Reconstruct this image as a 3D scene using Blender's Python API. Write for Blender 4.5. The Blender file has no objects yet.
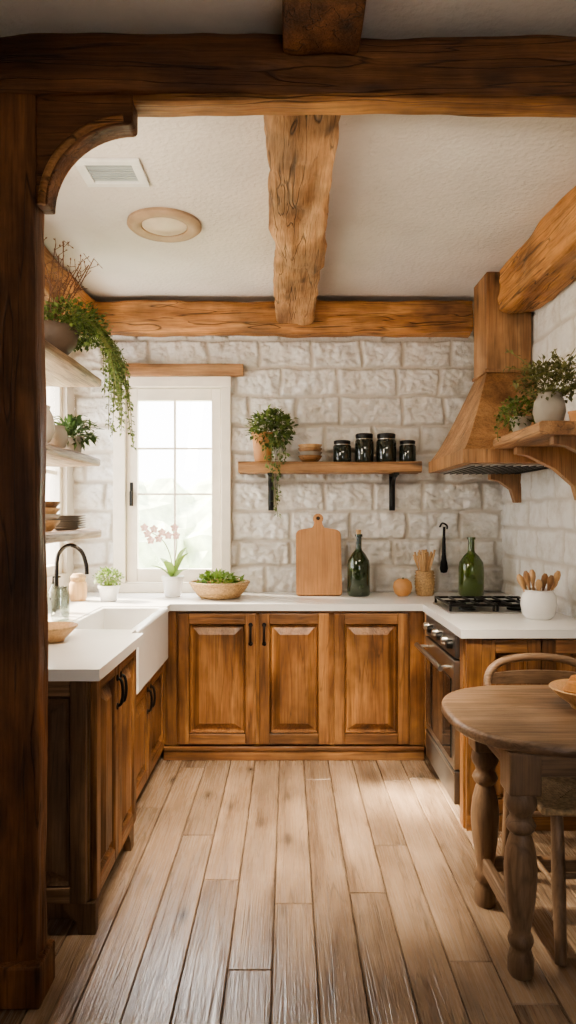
import bpy, bmesh, math, random
from mathutils import Vector, Matrix, noise
random.seed(7)
R=random.Random(11)
CH=1.44
# ------------------------------------------------------------------ helpers
def group(name, loc=(0,0,0), rotz=0.0, parent=None):
    e=bpy.data.objects.new(name,None); e.empty_display_size=0.1
    bpy.context.scene.collection.objects.link(e)
    e.location=loc; e.rotation_euler=(0,0,rotz)
    if parent: e.parent=parent
    return e
def mesh_obj(name,verts,faces,mat,parent=None,loc=(0,0,0),rot=(0,0,0),smooth=False,bevel=0,angle=40,recalc=True):
    me=bpy.data.meshes.new(name)
    me.from_pydata([tuple(v) for v in verts],[],faces)
    if recalc:
        bm=bmesh.new(); bm.from_mesh(me)
        bmesh.ops.recalc_face_normals(bm,faces=bm.faces)
        bm.to_mesh(me); bm.free()
    me.update()
    if smooth:
        me.polygons.foreach_set('use_smooth',[True]*len(me.polygons))
        me.set_sharp_from_angle(angle=math.radians(angle))
    o=bpy.data.objects.new(name,me)
    bpy.context.scene.collection.objects.link(o)
    o.location=loc; o.rotation_euler=rot
    if parent: o.parent=parent
    if mat:
        if isinstance(mat,(list,tuple)):
            for m in mat: me.materials.append(m)
        else: me.materials.append(mat)
    if bevel>0:
        b=o.modifiers.new('bevel','BEVEL'); b.width=bevel; b.segments=2; b.limit_method='ANGLE'
    return o
def box(name,x0,x1,y0,y1,z0,z1,mat,parent=None,bevel=0.003,rot=(0,0,0)):
    cx,cy,cz=(x0+x1)/2,(y0+y1)/2,(z0+z1)/2
    a,b,c=abs(x1-x0)/2,abs(y1-y0)/2,abs(z1-z0)/2
    v=[(-a,-b,-c),(a,-b,-c),(a,b,-c),(-a,b,-c),(-a,-b,c),(a,-b,c),(a,b,c),(-a,b,c)]
    f=[(0,3,2,1),(4,5,6,7),(0,1,5,4),(1,2,6,5),(2,3,7,6),(3,0,4,7)]
    return mesh_obj(name,v,f,mat,parent,(cx,cy,cz),rot,bevel=bevel)
def multibox(name,boxes,mat,parent=None,bevel=0):
    v=[];f=[]
    for (x0,x1,y0,y1,z0,z1) in boxes:
        n=len(v)
        v+=[(x0,y0,z0),(x1,y0,z0),(x1,y1,z0),(x0,y1,z0),(x0,y0,z1),(x1,y0,z1),(x1,y1,z1),(x0,y1,z1)]
        f+=[tuple(n+i for i in q) for q in [(0,3,2,1),(4,5,6,7),(0,1,5,4),(1,2,6,5),(2,3,7,6),(3,0,4,7)]]
    return mesh_obj(name,v,f,mat,parent,bevel=bevel)
def lathe(name,prof,loc,mat,parent=None,segs=36,rot=(0,0,0),angle=40,sx=1,sy=1):
    v=[];f=[]
    for (r,z) in prof:
        r=max(r,0.0004)
        for i in range(segs):
            a=2*math.pi*i/segs
            v.append((r*math.cos(a)*sx,r*math.sin(a)*sy,z))
    for j in range(len(prof)-1):
        for i in range(segs):
            k=(i+1)%segs
            f.append((j*segs+i,j*segs+k,(j+1)*segs+k,(j+1)*segs+i))
    f.append(tuple(range(segs-1,-1,-1))); f.append(tuple((len(prof)-1)*segs+i for i in range(segs)))
    return mesh_obj(name,v,f,mat,parent,loc,rot,smooth=True,angle=angle)
def sweep_data(pts,radii,segs=8,closed=False):
    pts=[Vector(p) for p in pts]; n=len(pts)
    if not isinstance(radii,(list,tuple)): radii=[radii]*n
    v=[];f=[]; prev=None
    for i,p in enumerate(pts):
        if closed: t=pts[(i+1)%n]-pts[i-1]
        elif i==0: t=pts[1]-pts[0]
        elif i==n-1: t=pts[-1]-pts[-2]
        else: t=pts[i+1]-pts[i-1]
        t.normalize()
        if prev is None:
            a=Vector((0,0,1)) if abs(t.z)<0.9 else Vector((1,0,0))
            u=t.cross(a).normalized()
        else:
            u=(prev-t*prev.dot(t)).normalized()
        prev=u; w=t.cross(u)
        for k in range(segs):
            a=2*math.pi*k/segs
            v.append(p+(u*math.cos(a)+w*math.sin(a))*radii[i])
    m=n if closed else n-1
    for i in range(m):
        for k in range(segs):
            a=i*segs+k;b=i*segs+(k+1)%segs;c=((i+1)%n)*segs+(k+1)%segs;d=((i+1)%n)*segs+k
            f.append((a,b,c,d))
    if not closed:
        f.append(tuple(range(segs-1,-1,-1))); f.append(tuple((n-1)*segs+k for k in range(segs)))
    return v,f
def tube(name,pts,r,mat,parent=None,segs=10,closed=False,loc=(0,0,0)):
    v,f=sweep_data(pts,r,segs,closed)
    return mesh_obj(name,v,f,mat,parent,loc,smooth=True,angle=60)
def tubes(name,lst,mat,parent=None,segs=6,loc=(0,0,0)):
    V=[];F=[]
    for pts,r in lst:
        v,f=sweep_data(pts,r,segs); n=len(V)
        V+=v; F+=[tuple(n+i for i in q) for q in f]
    return mesh_obj(name,V,F,mat,parent,loc,smooth=True,angle=60)
def smoothpath(pts,n=8):
    P=[Vector(p) for p in pts]; P=[P[0]*2-P[1]]+P+[P[-1]*2-P[-2]]; out=[]
    for i in range(1,len(P)-2):
        for k in range(n):
            t=k/n
            out.append(0.5*((2*P[i])+(P[i+1]-P[i-1])*t+(2*P[i-1]-5*P[i]+4*P[i+1]-P[i+2])*t*t+(3*P[i]-P[i-1]-3*P[i+1]+P[i+2])*t**3))
    out.append(P[-2]); return out
def extrude_poly(name,poly,y0,y1,mat,parent=None,loc=(0,0,0),rot=(0,0,0),bevel=0.003):
    n=len(poly)
    v=[(x,y0,z) for x,z in poly]+[(x,y1,z) for x,z in poly]
    f=[tuple(range(n)),tuple(range(2*n-1,n-1,-1))]
    for i in range(n):
        k=(i+1)%n; f.append((i,n+i,n+k,k))
    return mesh_obj(name,v,f,mat,parent,loc,rot,bevel=bevel)
def beam(name,p0,length,axis,w,h,mat,amp=0.012,seed=0,parent=None,taper=0.0,N=48,step=0.03,expo=8):
    """hand hewn timber. p0 = start centre; axis 'X','Y','Z'; w,h half sizes across."""
    n=max(6,int(length/step)); v=[];f=[]
    for i in range(n+1):
        s=i/n*length
        tw=1-taper*(i/n)
        o1=noise.noise(Vector((s*0.9,seed*3.1,0.5)))*amp*1.3
        o2=noise.noise(Vector((s*0.9,seed*5.7,9.5)))*amp*1.0
        for k in range(N):
            a=2*math.pi*(k+0.5)/N
            c,sn=math.cos(a),math.sin(a)
            m=(abs(c)**expo+abs(sn)**expo)**(-1/expo)
            px,pz=c*m*w*tw,sn*m*h
            d=noise.noise(Vector((s*2.2+seed,px*9,pz*9)))*amp+noise.noise(Vector((s*8,px*14+seed,pz*14)))*amp*0.5
            d+=noise.noise(Vector((s*3,px*45+seed,pz*45)))*amp*0.35
            px+=c*d+o1; pz+=sn*d+o2
            if axis=='X': v.append((s,px,pz))
            elif axis=='Y': v.append((px,s,pz))
            else: v.append((px,pz,s))
    for i in range(n):
        for k in range(N):
            f.append((i*N+k,i*N+(k+1)%N,(i+1)*N+(k+1)%N,(i+1)*N+k))
    f.append(tuple(range(N))); f.append(tuple(n*N+k for k in range(N)))
    return mesh_obj(name,v,f,mat,parent,p0,smooth=True,angle=50)
# ------------------------------------------------------------------ materials
def nm(name):
    m=bpy.data.materials.new(name); m.use_nodes=True
    nt=m.node_tree; b=nt.nodes['Principled BSDF']; return m,nt,b
def plain(name,col,rough=0.5,metal=0.0,var=0.08,scale=12,bump=0.0,bscale=60,trans=0,coat=0):
    m,nt,b=nm(name); N=nt.nodes; L=nt.links
    tc=N.new('ShaderNodeTexCoord'); no=N.new('ShaderNodeTexNoise'); no.inputs['Scale'].default_value=scale; no.inputs['Detail'].default_value=4
    L.new(tc.outputs['Object'],no.inputs['Vector'])
    cr=N.new('ShaderNodeValToRGB'); cr.color_ramp.elements[0].position=.3; cr.color_ramp.elements[1].position=.7
    cr.color_ramp.elements[0].color=tuple(c*(1-var) for c in col)+(1,); cr.color_ramp.elements[1].color=tuple(min(1,c*(1+var)) for c in col)+(1,)
    L.new(no.outputs['Fac'],cr.inputs['Fac']); L.new(cr.outputs['Color'],b.inputs['Base Color'])
    b.inputs['Roughness'].default_value=rough; b.inputs['Metallic'].default_value=metal
    if trans: b.inputs['Transmission Weight'].default_value=trans
    if coat: b.inputs['Coat Weight'].default_value=coat
    if bump:
        n2=N.new('ShaderNodeTexNoise'); n2.inputs['Scale'].default_value=bscale; n2.inputs['Detail'].default_value=6
        L.new(tc.outputs['Object'],n2.inputs['Vector'])
        bp=N.new('ShaderNodeBump'); bp.inputs['Strength'].default_value=bump; bp.inputs['Distance'].default_value=0.01
        L.new(n2.outputs['Fac'],bp.inputs['Height']); L.new(bp.outputs['Normal'],b.inputs['Normal'])
    return m
def wood(name,dark,mid,light,axis='Z',rough=0.5,bump=0.4,across=8.0,along=1.0,island=False,knots=True,patch=0.3,crack=0.5,ivar=(.72,1.15),streak=.70):
    m,nt,b=nm(name); N=nt.nodes; L=nt.links
    tc=N.new('ShaderNodeTexCoord')
    if island:
        g=N.new('ShaderNodeNewGeometry'); rnd=g.outputs['Random Per Island']
    else:
        g=N.new('ShaderNodeObjectInfo'); rnd=g.outputs['Random']
    mu=N.new('ShaderNodeMath'); mu.operation='MULTIPLY'; mu.inputs[1].default_value=37.0; L.new(rnd,mu.inputs[0])
    cb=N.new('ShaderNodeCombineXYZ'); 
    for i in range(3): L.new(mu.outputs[0],cb.inputs[i])
    ad=N.new('ShaderNodeVectorMath'); ad.operation='ADD'; L.new(tc.outputs['Object'],ad.inputs[0]); L.new(cb.outputs[0],ad.inputs[1])
    def mapping(a,c):
        mp=N.new('ShaderNodeMapping'); s=[c,c,c]; s['XYZ'.index(axis)]=a; mp.inputs['Scale'].default_value=s
        L.new(ad.outputs[0],mp.inputs['Vector']); return mp.outputs[0]
    def nz(vec,det,ro=.5,dist=0,sc=1):
        n=N.new('ShaderNodeTexNoise'); n.inputs['Scale'].default_value=sc; n.inputs['Detail'].default_value=det; n.inputs['Roughness'].default_value=ro; n.inputs['Distortion'].default_value=dist
        L.new(vec,n.inputs['Vector']); return n.outputs['Fac']
    def mr(src,a,b_,c,d):
        r=N.new('ShaderNodeMapRange'); 
        for i,x in enumerate((a,b_,c,d)): r.inputs[i+1].default_value=x
        L.new(src,r.inputs[0]); return r.outputs[0]
    def mul(a,b_):
        q=N.new('ShaderNodeMath'); q.operation='MULTIPLY'; L.new(a,q.inputs[0]); L.new(b_,q.inputs[1]); return q.outputs[0]
    n1=nz(mapping(along,across),6,.55,1.2)
    cr=N.new('ShaderNodeValToRGB'); e=cr.color_ramp.elements
    e[0].position=.26; e[0].color=dark+(1,); e[1].position=.74; e[1].color=light+(1,)
    x=e.new(.47); x.color=mid+(1,)
    L.new(n1,cr.inputs['Fac'])
    n2=nz(mapping(along*4,across*14),4,.6,.4)
    f2=mr(n2,.32,.58,streak,1.05)
    f3=mr(nz(ad.outputs[0],4,.6,0,2.6),.36,.62,1-patch,1.15)
    last=mul(f2,f3)
    n4=nz(mapping(along*.8,across*2.0),2,.4,.6)
    sb=N.new('ShaderNodeMath'); sb.operation='SUBTRACT'; sb.inputs[1].default_value=.5; L.new(n4,sb.inputs[0])
    ab=N.new('ShaderNodeMath'); ab.operation='ABSOLUTE'; L.new(sb.outputs[0],ab.inputs[0])
    ck=mr(ab.outputs[0],.0,.016,1-crack,1.0)
    last=mul(last,ck)
    if knots:
        vo=N.new('ShaderNodeTexVoronoi'); vo.inputs['Scale'].default_value=1; L.new(mapping(2.2,5.5),vo.inputs['Vector'])
        last=mul(last,mr(vo.outputs['Distance'],.03,.17,.28,1.0))
    if island: last=mul(last,mr(rnd,0,1,ivar[0],ivar[1]))
    mx=N.new('ShaderNodeVectorMath'); mx.operation='SCALE'; L.new(cr.outputs['Color'],mx.inputs[0]); L.new(last,mx.inputs['Scale'])
    L.new(mx.outputs[0],b.inputs['Base Color'])
    L.new(mr(n2,.3,.7,rough+.12,rough-.06),b.inputs['Roughness'])
    bp=N.new('ShaderNodeBump'); bp.inputs['Strength'].default_value=bump; bp.inputs['Distance'].default_value=.006
    a2=N.new('ShaderNodeMath'); a2.operation='ADD'; L.new(n2,a2.inputs[0]); L.new(ck,a2.inputs[1])
    L.new(a2.outputs[0],bp.inputs['Height']); L.new(bp.outputs['Normal'],b.inputs['Normal'])
    return m
CAB=((.075,.032,.013),(.235,.108,.042),(.43,.22,.088))
cabZ=wood('cabinet_wood_vertical',*CAB,axis='Z',rough=.36,crack=.4,patch=.5)
cabX=wood('cabinet_wood_horizontal',*CAB,axis='X',rough=.36,crack=.4,patch=.5)
cabY=wood('cabinet_wood_depth',*CAB,axis='Y',rough=.36,crack=.4,patch=.5)
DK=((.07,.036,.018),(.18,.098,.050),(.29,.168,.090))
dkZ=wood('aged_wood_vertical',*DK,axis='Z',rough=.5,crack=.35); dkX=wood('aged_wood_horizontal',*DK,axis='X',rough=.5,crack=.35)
BM=((.16,.060,.020),(.44,.198,.066),(.66,.34,.128))
bmX=wood('beam_wood_x',*BM,axis='X',bump=.9,crack=.7,patch=.45); bmY=wood('beam_wood_y',*BM,axis='Y',bump=.9,crack=.7,patch=.4)
bmcY=wood('beam_wood_centre',(.22,.098,.038),(.46,.242,.107),(.65,.385,.19),axis='Y',rough=.6,bump=.9,crack=.7,patch=.4)
PT=((.055,.020,.008),(.18,.070,.025),(.34,.145,.052))
ptZ=wood('post_wood_z',*PT,axis='Z',bump=.8,crack=.6,patch=.45); ptX=wood('post_wood_x',*PT,axis='X',bump=.8,crack=.6,patch=.45)
HD=((.18,.082,.032),(.35,.182,.080),(.50,.285,.135))
hdZ=wood('hood_wood',*HD,axis='Z',rough=.46,bump=.3,crack=.25); hdX=wood('shelf_wood_x',*HD,axis='X',rough=.5,bump=.6); hdY=wood('shelf_wood_y',*HD,axis='Y',rough=.5,bump=.6)
grY=wood('grey_shelf_wood',(.15,.095,.06),(.30,.20,.13),(.44,.32,.215),axis='Y',rough=.55,bump=.6)
TB=((.115,.067,.040),(.235,.147,.089),(.345,.228,.145))
tbX=wood('table_wood_x',*TB,axis='X',rough=.34,bump=.3,knots=False,crack=.3); tbZ=wood('table_wood_z',*TB,axis='Z',rough=.40,bump=.25,knots=False,crack=.2,across=5); tbY=wood('table_wood_y',*TB,axis='Y',rough=.45,knots=False,crack=.3)
bdZ=wood('board_wood',(.36,.165,.064),(.48,.235,.095),(.56,.295,.13),axis='Z',rough=.5,bump=.15,knots=False,patch=.1,crack=.1,streak=.85)
lightwood=wood('light_turned_wood',(.40,.22,.095),(.54,.33,.16),(.64,.42,.225),axis='Z',rough=.5,knots=False,patch=.1,crack=.1,streak=.85)
flY=wood('floor_oak',(.165,.108,.070),(.280,.194,.130),(.40,.290,.203),axis='Y',rough=.24,bump=.35,across=9,along=1.0,island=True,patch=.22,crack=.35,ivar=(.78,1.15),streak=.76)
white=plain('quartz_white',(.80,.785,.75),rough=.20,var=.03,scale=4)
ceramic=plain('ceramic_white',(.80,.78,.74),rough=.18,var=.02)
cream=plain('window_cream_paint',(.78,.71,.59),rough=.45,var=.05)
black=plain('black_iron',(.018,.017,.016),rough=.42,metal=.6)
bronze=plain('dark_bronze',(.09,.08,.07),rough=.25,metal=1.0)
darkglassy=plain('dark_glass',(.020,.026,.020),rough=.08,coat=.5)
steel=plain('brushed_steel',(.52,.50,.47),rough=.3,metal=1.0)
ovenm=plain('oven_enamel',(.20,.19,.18),rough=.32,metal=.9)
ovenglass=plain('oven_glass',(.015,.014,.013),rough=.06,coat=.6)
oliveglass=plain('olive_glass',(.020,.035,.012),rough=.08,coat=.6)
greenglass=plain('green_glass',(.09,.14,.022),rough=.06,coat=.6,trans=.45)
terra=plain('terracotta',(.48,.24,.10),rough=.7,bump=.1)
greyclay=plain('grey_clay',(.28,.25,.21),rough=.75,bump=.2)
paleclay=plain('pale_clay',(.46,.41,.34),rough=.7,bump=.2)
darkclay=plain('dark_clay',(.09,.06,.042),rough=.6,bump=.2)
wick=plain('wicker',(.48,.31,.15),rough=.7,var=.3,scale=90,bump=.6,bscale=120)
rush=plain('rush_seat_fibre',(.46,.33,.19),rough=.8,var=.3,scale=70,bump=.5,bscale=150)
cork=plain('cork',(.45,.28,.15),rough=.8,var=.2,scale=60)
pumpkin=plain('orange_gourd',(.58,.29,.11),rough=.5,var=.12)
breadm=plain('bread_crust',(.60,.27,.08),rough=.6,var=.3,scale=20,bump=.3)
hole_shade=plain('hole_shade',(.04,.025,.015),rough=.9,bump=.5)
stemm=plain('plant_stem',(.16,.17,.05),rough=.6)
twigm=plain('twig',(.15,.070,.042),rough=.7)
petal=plain('orchid_petal',(.80,.52,.44),rough=.5,var=.15)
ventw=plain('vent_white',(.70,.69,.66),rough=.5)
ventg=plain('vent_grille',(.34,.37,.37),rough=.4)
def leafmat(name,c1,c2):
    m,nt,b=nm(name); N=nt.nodes;L=nt.links
    g=N.new('ShaderNodeNewGeometry'); cr=N.new('ShaderNodeValToRGB')
    cr.color_ramp.elements[0].color=c1+(1,); cr.color_ramp.elements[1].color=c2+(1,)
    L.new(g.outputs['Random Per Island'],cr.inputs['Fac']); L.new(cr.outputs['Color'],b.inputs['Base Color'])
    b.inputs['Roughness'].default_value=.5
    tr=N.new('ShaderNodeBsdfTranslucent'); L.new(cr.outputs['Color'],tr.inputs['Color'])
    mx=N.new('ShaderNodeMixShader'); mx.inputs[0].default_value=.25
    L.new(b.outputs[0],mx.inputs[1]); L.new(tr.outputs[0],mx.inputs[2]); L.new(mx.outputs[0],N['Material Output'].inputs['Surface'])
    return m
leafA=leafmat('leaf_green',(.045,.08,.018),(.20,.27,.07))
leafD=leafmat('leaf_dark_green',(.025,.055,.02),(.10,.16,.05))
leafB=leafmat('leaf_bright_green',(.10,.19,.03),(.28,.38,.09))
leafO=leafmat('leaf_olive',(.07,.075,.025),(.20,.20,.07))
def stonemat():
    m,nt,b=nm('whitewashed_stone'); N=nt.nodes;L=nt.links
    tc=N.new('ShaderNodeTexCoord')
    n=N.new('ShaderNodeTexNoise'); n.inputs['Scale'].default_value=7; n.inputs['Detail'].default_value=10; n.inputs['Roughness'].default_value=.72
    L.new(tc.outputs['Object'],n.inputs['Vector'])
    cr=N.new('ShaderNodeValToRGB'); e=cr.color_ramp.elements
    e[0].position=.32;e[0].color=(.69,.635,.55,1);e[1].position=.54;e[1].color=(.88,.85,.795,1)
    L.new(n.outputs['Fac'],cr.inputs['Fac'])
    at=N.new('ShaderNodeAttribute'); at.attribute_name='stone'
    mx=N.new('ShaderNodeMix'); mx.data_type='RGBA'; mx.inputs['A'].default_value=(.68,.62,.53,1)
    L.new(at.outputs['Fac'],mx.inputs['Factor']); L.new(cr.outputs['Color'],mx.inputs['B'])
    L.new(mx.outputs['Result'],b.inputs['Base Color']); b.inputs['Roughness'].default_value=.85
    n2=N.new('ShaderNodeTexNoise'); n2.inputs['Scale'].default_value=26; n2.inputs['Detail'].default_value=10; n2.inputs['Roughness'].default_value=.75
    L.new(tc.outputs['Object'],n2.inputs['Vector'])
    bp=N.new('ShaderNodeBump'); bp.inputs['Strength'].default_value=.9; bp.inputs['Distance'].default_value=.024
    L.new(n2.outputs['Fac'],bp.inputs['Height']); L.new(bp.outputs['Normal'],b.inputs['Normal'])
    return m
stone=stonemat()
plaster=plain('ceiling_plaster',(.66,.615,.565),rough=.9,var=.06,scale=3,bump=.6,bscale=45)
wallpl=plain('wall_plaster',(.68,.63,.56),rough=.9,var=.05,scale=3,bump=.4,bscale=40)
glassm=bpy.data.materials.new('window_glass'); glassm.use_nodes=True
nt=glassm.node_tree; nt.nodes.clear()
o_=nt.nodes.new('ShaderNodeOutputMaterial'); t_=nt.nodes.new('ShaderNodeBsdfTransparent'); g_=nt.nodes.new('ShaderNodeBsdfGlossy'); g_.inputs['Roughness'].default_value=.02
x_=nt.nodes.new('ShaderNodeMixShader'); x_.inputs[0].default_value=.06
nt.links.new(t_.outputs[0],x_.inputs[1]); nt.links.new(g_.outputs[0],x_.inputs[2]); nt.links.new(x_.outputs[0],o_.inputs[0])
clearg=bpy.data.materials.new('clear_glass'); clearg.use_nodes=True
nt=clearg.node_tree; nt.nodes.clear()
o_=nt.nodes.new('ShaderNodeOutputMaterial'); t_=nt.nodes.new('ShaderNodeBsdfTransparent'); t_.inputs['Color'].default_value=(.8,.84,.8,1); g_=nt.nodes.new('ShaderNodeBsdfGlossy'); g_.inputs['Roughness'].default_value=.05
x_=nt.nodes.new('ShaderNodeMixShader'); x_.inputs[0].default_value=.25
nt.links.new(t_.outputs[0],x_.inputs[1]); nt.links.new(g_.outputs[0],x_.inputs[2]); nt.links.new(x_.outputs[0],o_.inputs[0])
# ------------------------------------------------------------------ room
XL,XR,YB,ZC=-1.45,1.46,4.62,2.88
YF=-1.2
V=[];F=[]
x=XL-.02; i=0
while x<XR+.02:
    w=.142; y=YF-R.uniform(0,1.2)
    while y<YB:
        l=R.uniform(1.3,2.3); y1=min(y+l,YB+.02)
        n=len(V); g=.0012; bz=.004
        a,b_,c,d=x+g,x+w-g,y+g,y1-g
        V+=[(a,c,-.02),(b_,c,-.02),(b_,d,-.02),(a,d,-.02),(a,c,-bz),(b_,c,-bz),(b_,d,-bz),(a,d,-bz),(a+.003,c+.003,0),(b_-.003,c+.003,0),(b_-.003,d-.003,0),(a+.003,d-.003,0)]
        F+=[tuple(n+k for k in q) for q in [(8,9,10,11),(4,5,9,8),(5,6,10,9),(6,7,11,10),(7,4,8,11),(0,1,5,4),(1,2,6,5),(2,3,7,6),(3,0,4,7)]]
        y+=l
    x+=w
fl=mesh_obj('floor',V,F,flY,recalc=False)
box('floor_subfloor',XL-.1,XR+.1,YF,YB+.1,-.06,-.010,plain('floor_joint',(.07,.045,.028),rough=.9),fl,bevel=0)
box('ceiling',XL-.2,XR+.2,YF-.1,YB+.2,ZC,ZC+.1,plaster,bevel=0)
def stone_wall(name,W,H,res,tf,rowh,wr,depth,amp,hole,seed):
    rr=random.Random(seed)
    rows=[];z=-rr.uniform(0,.1)
    while z<H+.01:
        h=rr.uniform(*rowh); u=-rr.uniform(0,.3); bl=[]
        while u<W+.05:
            w=rr.uniform(*wr); bl.append((u,u+w,rr.uniform(0,1),rr.uniform(-1,1),rr.uniform(-1,1))); u+=w
        rows.append((z,z+h,bl)); z+=h
    nu=int(W/res);nv=int(H/res); V=[];A=[];F=[]
    for j in range(nv+1):
        v=H*j/nv
        row=next(r for r in rows if r[0]<=v<r[1])
        for i in range(nu+1):
            u=W*i/nu
            uu=u+noise.noise(Vector((u*7,v*7,seed)))*.018; vv=v+noise.noise(Vector((u*6,v*6,seed+7)))*.012
            bl=next((b for b in row[2] if b[0]<=uu<b[1]),row[2][0])
            e=min(uu-bl[0],bl[1]-uu,vv-row[0],row[1]-vv)
            t=max(0,min(1,(e-.004)/.016)); t=t*t*(3-2*t)
            cu=(uu-(bl[0]+bl[1])/2)/(bl[1]-bl[0]); cv=(vv-(row[0]+row[1])/2)/(row[1]-row[0])
            nz=noise.fractal(Vector((u*10+bl[2]*20,v*13,seed)),0.8,2.1,5)*amp
            nz+=abs(noise.noise(Vector((u*17+bl[2]*9,v*22,seed))))*amp*1.1
            d=t*(depth+bl[2]*.009+cu*bl[3]*.013+cv*bl[4]*.013+nz)+noise.noise(Vector((u*40,v*40,3)))*.002
            V.append(tf(u,v,d)); A.append(t)
    for j in range(nv):
        for i in range(nu):
            u=W*(i+.5)/nu;v=H*(j+.5)/nv
            if hole and hole[0]<u<hole[1] and hole[2]<v<hole[3]: continue
            a=j*(nu+1)+i; F.append((a,a+1,a+nu+2,a+nu+1))
    me=bpy.data.meshes.new(name); me.from_pydata(V,[],F); me.update()
    at=me.attributes.new('stone','FLOAT','POINT'); at.data.foreach_set('value',A)
    me.polygons.foreach_set('use_smooth',[True]*len(me.polygons))
    me.materials.append(stone)
    o=bpy.data.objects.new(name,me); bpy.context.scene.collection.objects.link(o); return o
WX0,WX1,WZ0,WZ1=-1.15,-.41,.94,2.35
wb=stone_wall('wall_back',XR-XL,ZC,.0075,lambda u,v,d:(XL+u,YB-d,v),(.175,.205),(.26,.44),.013,.018,(WX0-XL,WX1-XL,WZ0,WZ1),3)
stone_wall('wall_right',YB-1.2,ZC,.0125,lambda u,v,d:(XR-d*.6,1.2+u,v),(.165,.195),(.30,.42),.014,.012,None,9)
multibox('wall_right_plaster_section',[(XR,XR+.1,YF,1.2,0,ZC)],wallpl)
LW=(3.05,4.46,1.06,2.42)
wl=multibox('wall_left',[(XL-.15,XL,YF,LW[0],0,ZC),(XL-.15,XL,LW[1],YB,0,ZC),(XL-.15,XL,LW[0],LW[1],0,LW[2]),(XL-.15,XL,LW[0],LW[1],LW[3],ZC)],wallpl)
multibox('wall_front',[(XL-.15,.30,YF-.1,YF,0,ZC),(.95,XR+.1,YF-.1,YF,0,ZC),(.30,.95,YF-.1,YF,2.05,ZC),(.30,.95,YF-.1,YF,0,1.05)],wallpl)
w1=group('window_1',((WX0+WX1)/2,YB,WZ0))
def wbx(n,x0,x1,y0,y1,z0,z1,m=cream,b=.004): 
    return box(n,x0-(WX0+WX1)/2,x1-(WX0+WX1)/2,y0-YB,y1-YB,z0-WZ0,z1-WZ0,m,w1,b)
wbx('casing_left',WX0-.025,WX0+.055,YB-.055,YB+.02,WZ0+.04,WZ1-.05)
wbx('casing_right',WX1-.040,WX1+.025,YB-.055,YB+.02,WZ0+.04,WZ1-.05)
wbx('casing_head',WX0-.028,WX1+.028,YB-.060,YB+.02,WZ1-.05,WZ1+.02)
wbx('sill',WX0-.03,WX1+.03,YB-.07,YB+.1,WZ0-.02,WZ0+.04)
wbx('jamb_left',WX0-.02,WX0+.05,YB+.032,YB+.16,WZ0+.04,WZ1-.05); wbx('jamb_right',WX1-.03,WX1+.02,YB+.032,YB+.16,WZ0+.04,WZ1-.05)
wbx('jamb_head',WX0-.02,WX1+.02,YB+.025,YB+.16,WZ1-.045,WZ1+.02)
sx0,sx1,sz0,sz1=WX0+.060,WX1-.045,WZ0+.045,WZ1-.055
wbx('sash_left',sx0,sx0+.070,YB-.02,YB+.03,sz0,sz1); wbx('sash_right',sx1-.062,sx1,YB-.02,YB+.03,sz0,sz1)
wbx('sash_top',sx0+.070,sx1-.062,YB-.019,YB+.029,sz1-.08,sz1); wbx('sash_bottom',sx0+.070,sx1-.062,YB-.019,YB+.029,sz0,sz0+.09)
mxx=(sx0+.070+sx1-.062)/2
gx0,gx1=sx0+.070,sx1-.062
wbx('muntin_vertical',mxx-.007,mxx+.007,YB-.005,YB+.02,sz0+.09,sz1-.08,cream,.002)
wbx('muntin_upper',gx0,gx1,YB-.003,YB+.018,1.885,1.898,cream,.002)
wbx('muntin_lower',gx0,gx1,YB-.003,YB+.018,1.575,1.588,cream,.002)
wbx('glass',gx0-.003,gx1+.003,YB+.006,YB+.010,sz0+.085,sz1-.075,glassm,0)
wbx('handle_plate',sx0+.022,sx0+.042,YB-.030,YB-.019,1.50,1.66,black,.003)
wbx('handle_lever',sx0+.024,sx0+.040,YB-.055,YB-.029,1.50,1.60,black,.004)
beam('window_lintel_beam',(WX0-.02,YB-.06,WZ1+.06),WX1-WX0+.13,'X',.040,.040,hdX,.006,21,N=20)
w2=group('window_2',(XL,(LW[0]+LW[1])/2,LW[2]))
def wlx(n,y0,y1,x0,x1,z0,z1,m=cream): return box(n,x0-XL,x1-XL,y0-(LW[0]+LW[1])/2,y1-(LW[0]+LW[1])/2,z0-LW[2],z1-LW[2],m,w2,.003)
wlx('frame_near',LW[0],LW[0]+.05,XL-.1,XL-.03,LW[2],LW[3]); wlx('frame_far',LW[1]-.05,LW[1],XL-.1,XL-.03,LW[2],LW[3])
wlx('frame_top',LW[0]+.05,LW[1]-.05,XL-.1,XL-.03,LW[3]-.06,LW[3]); wlx('frame_bottom',LW[0]+.05,LW[1]-.05,XL-.1,XL-.03,LW[2],LW[2]+.06)
wlx('muntin_1',3.71,3.75,XL-.09,XL-.04,LW[2]+.06,LW[3]-.06); wlx('muntin_2',LW[0]+.05,LW[1]-.05,XL-.08,XL-.05,1.70,1.725)
wlx('glass',LW[0]+.05,LW[1]-.05,XL-.068,XL-.064,LW[2]+.06,LW[3]-.06,glassm)
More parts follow.
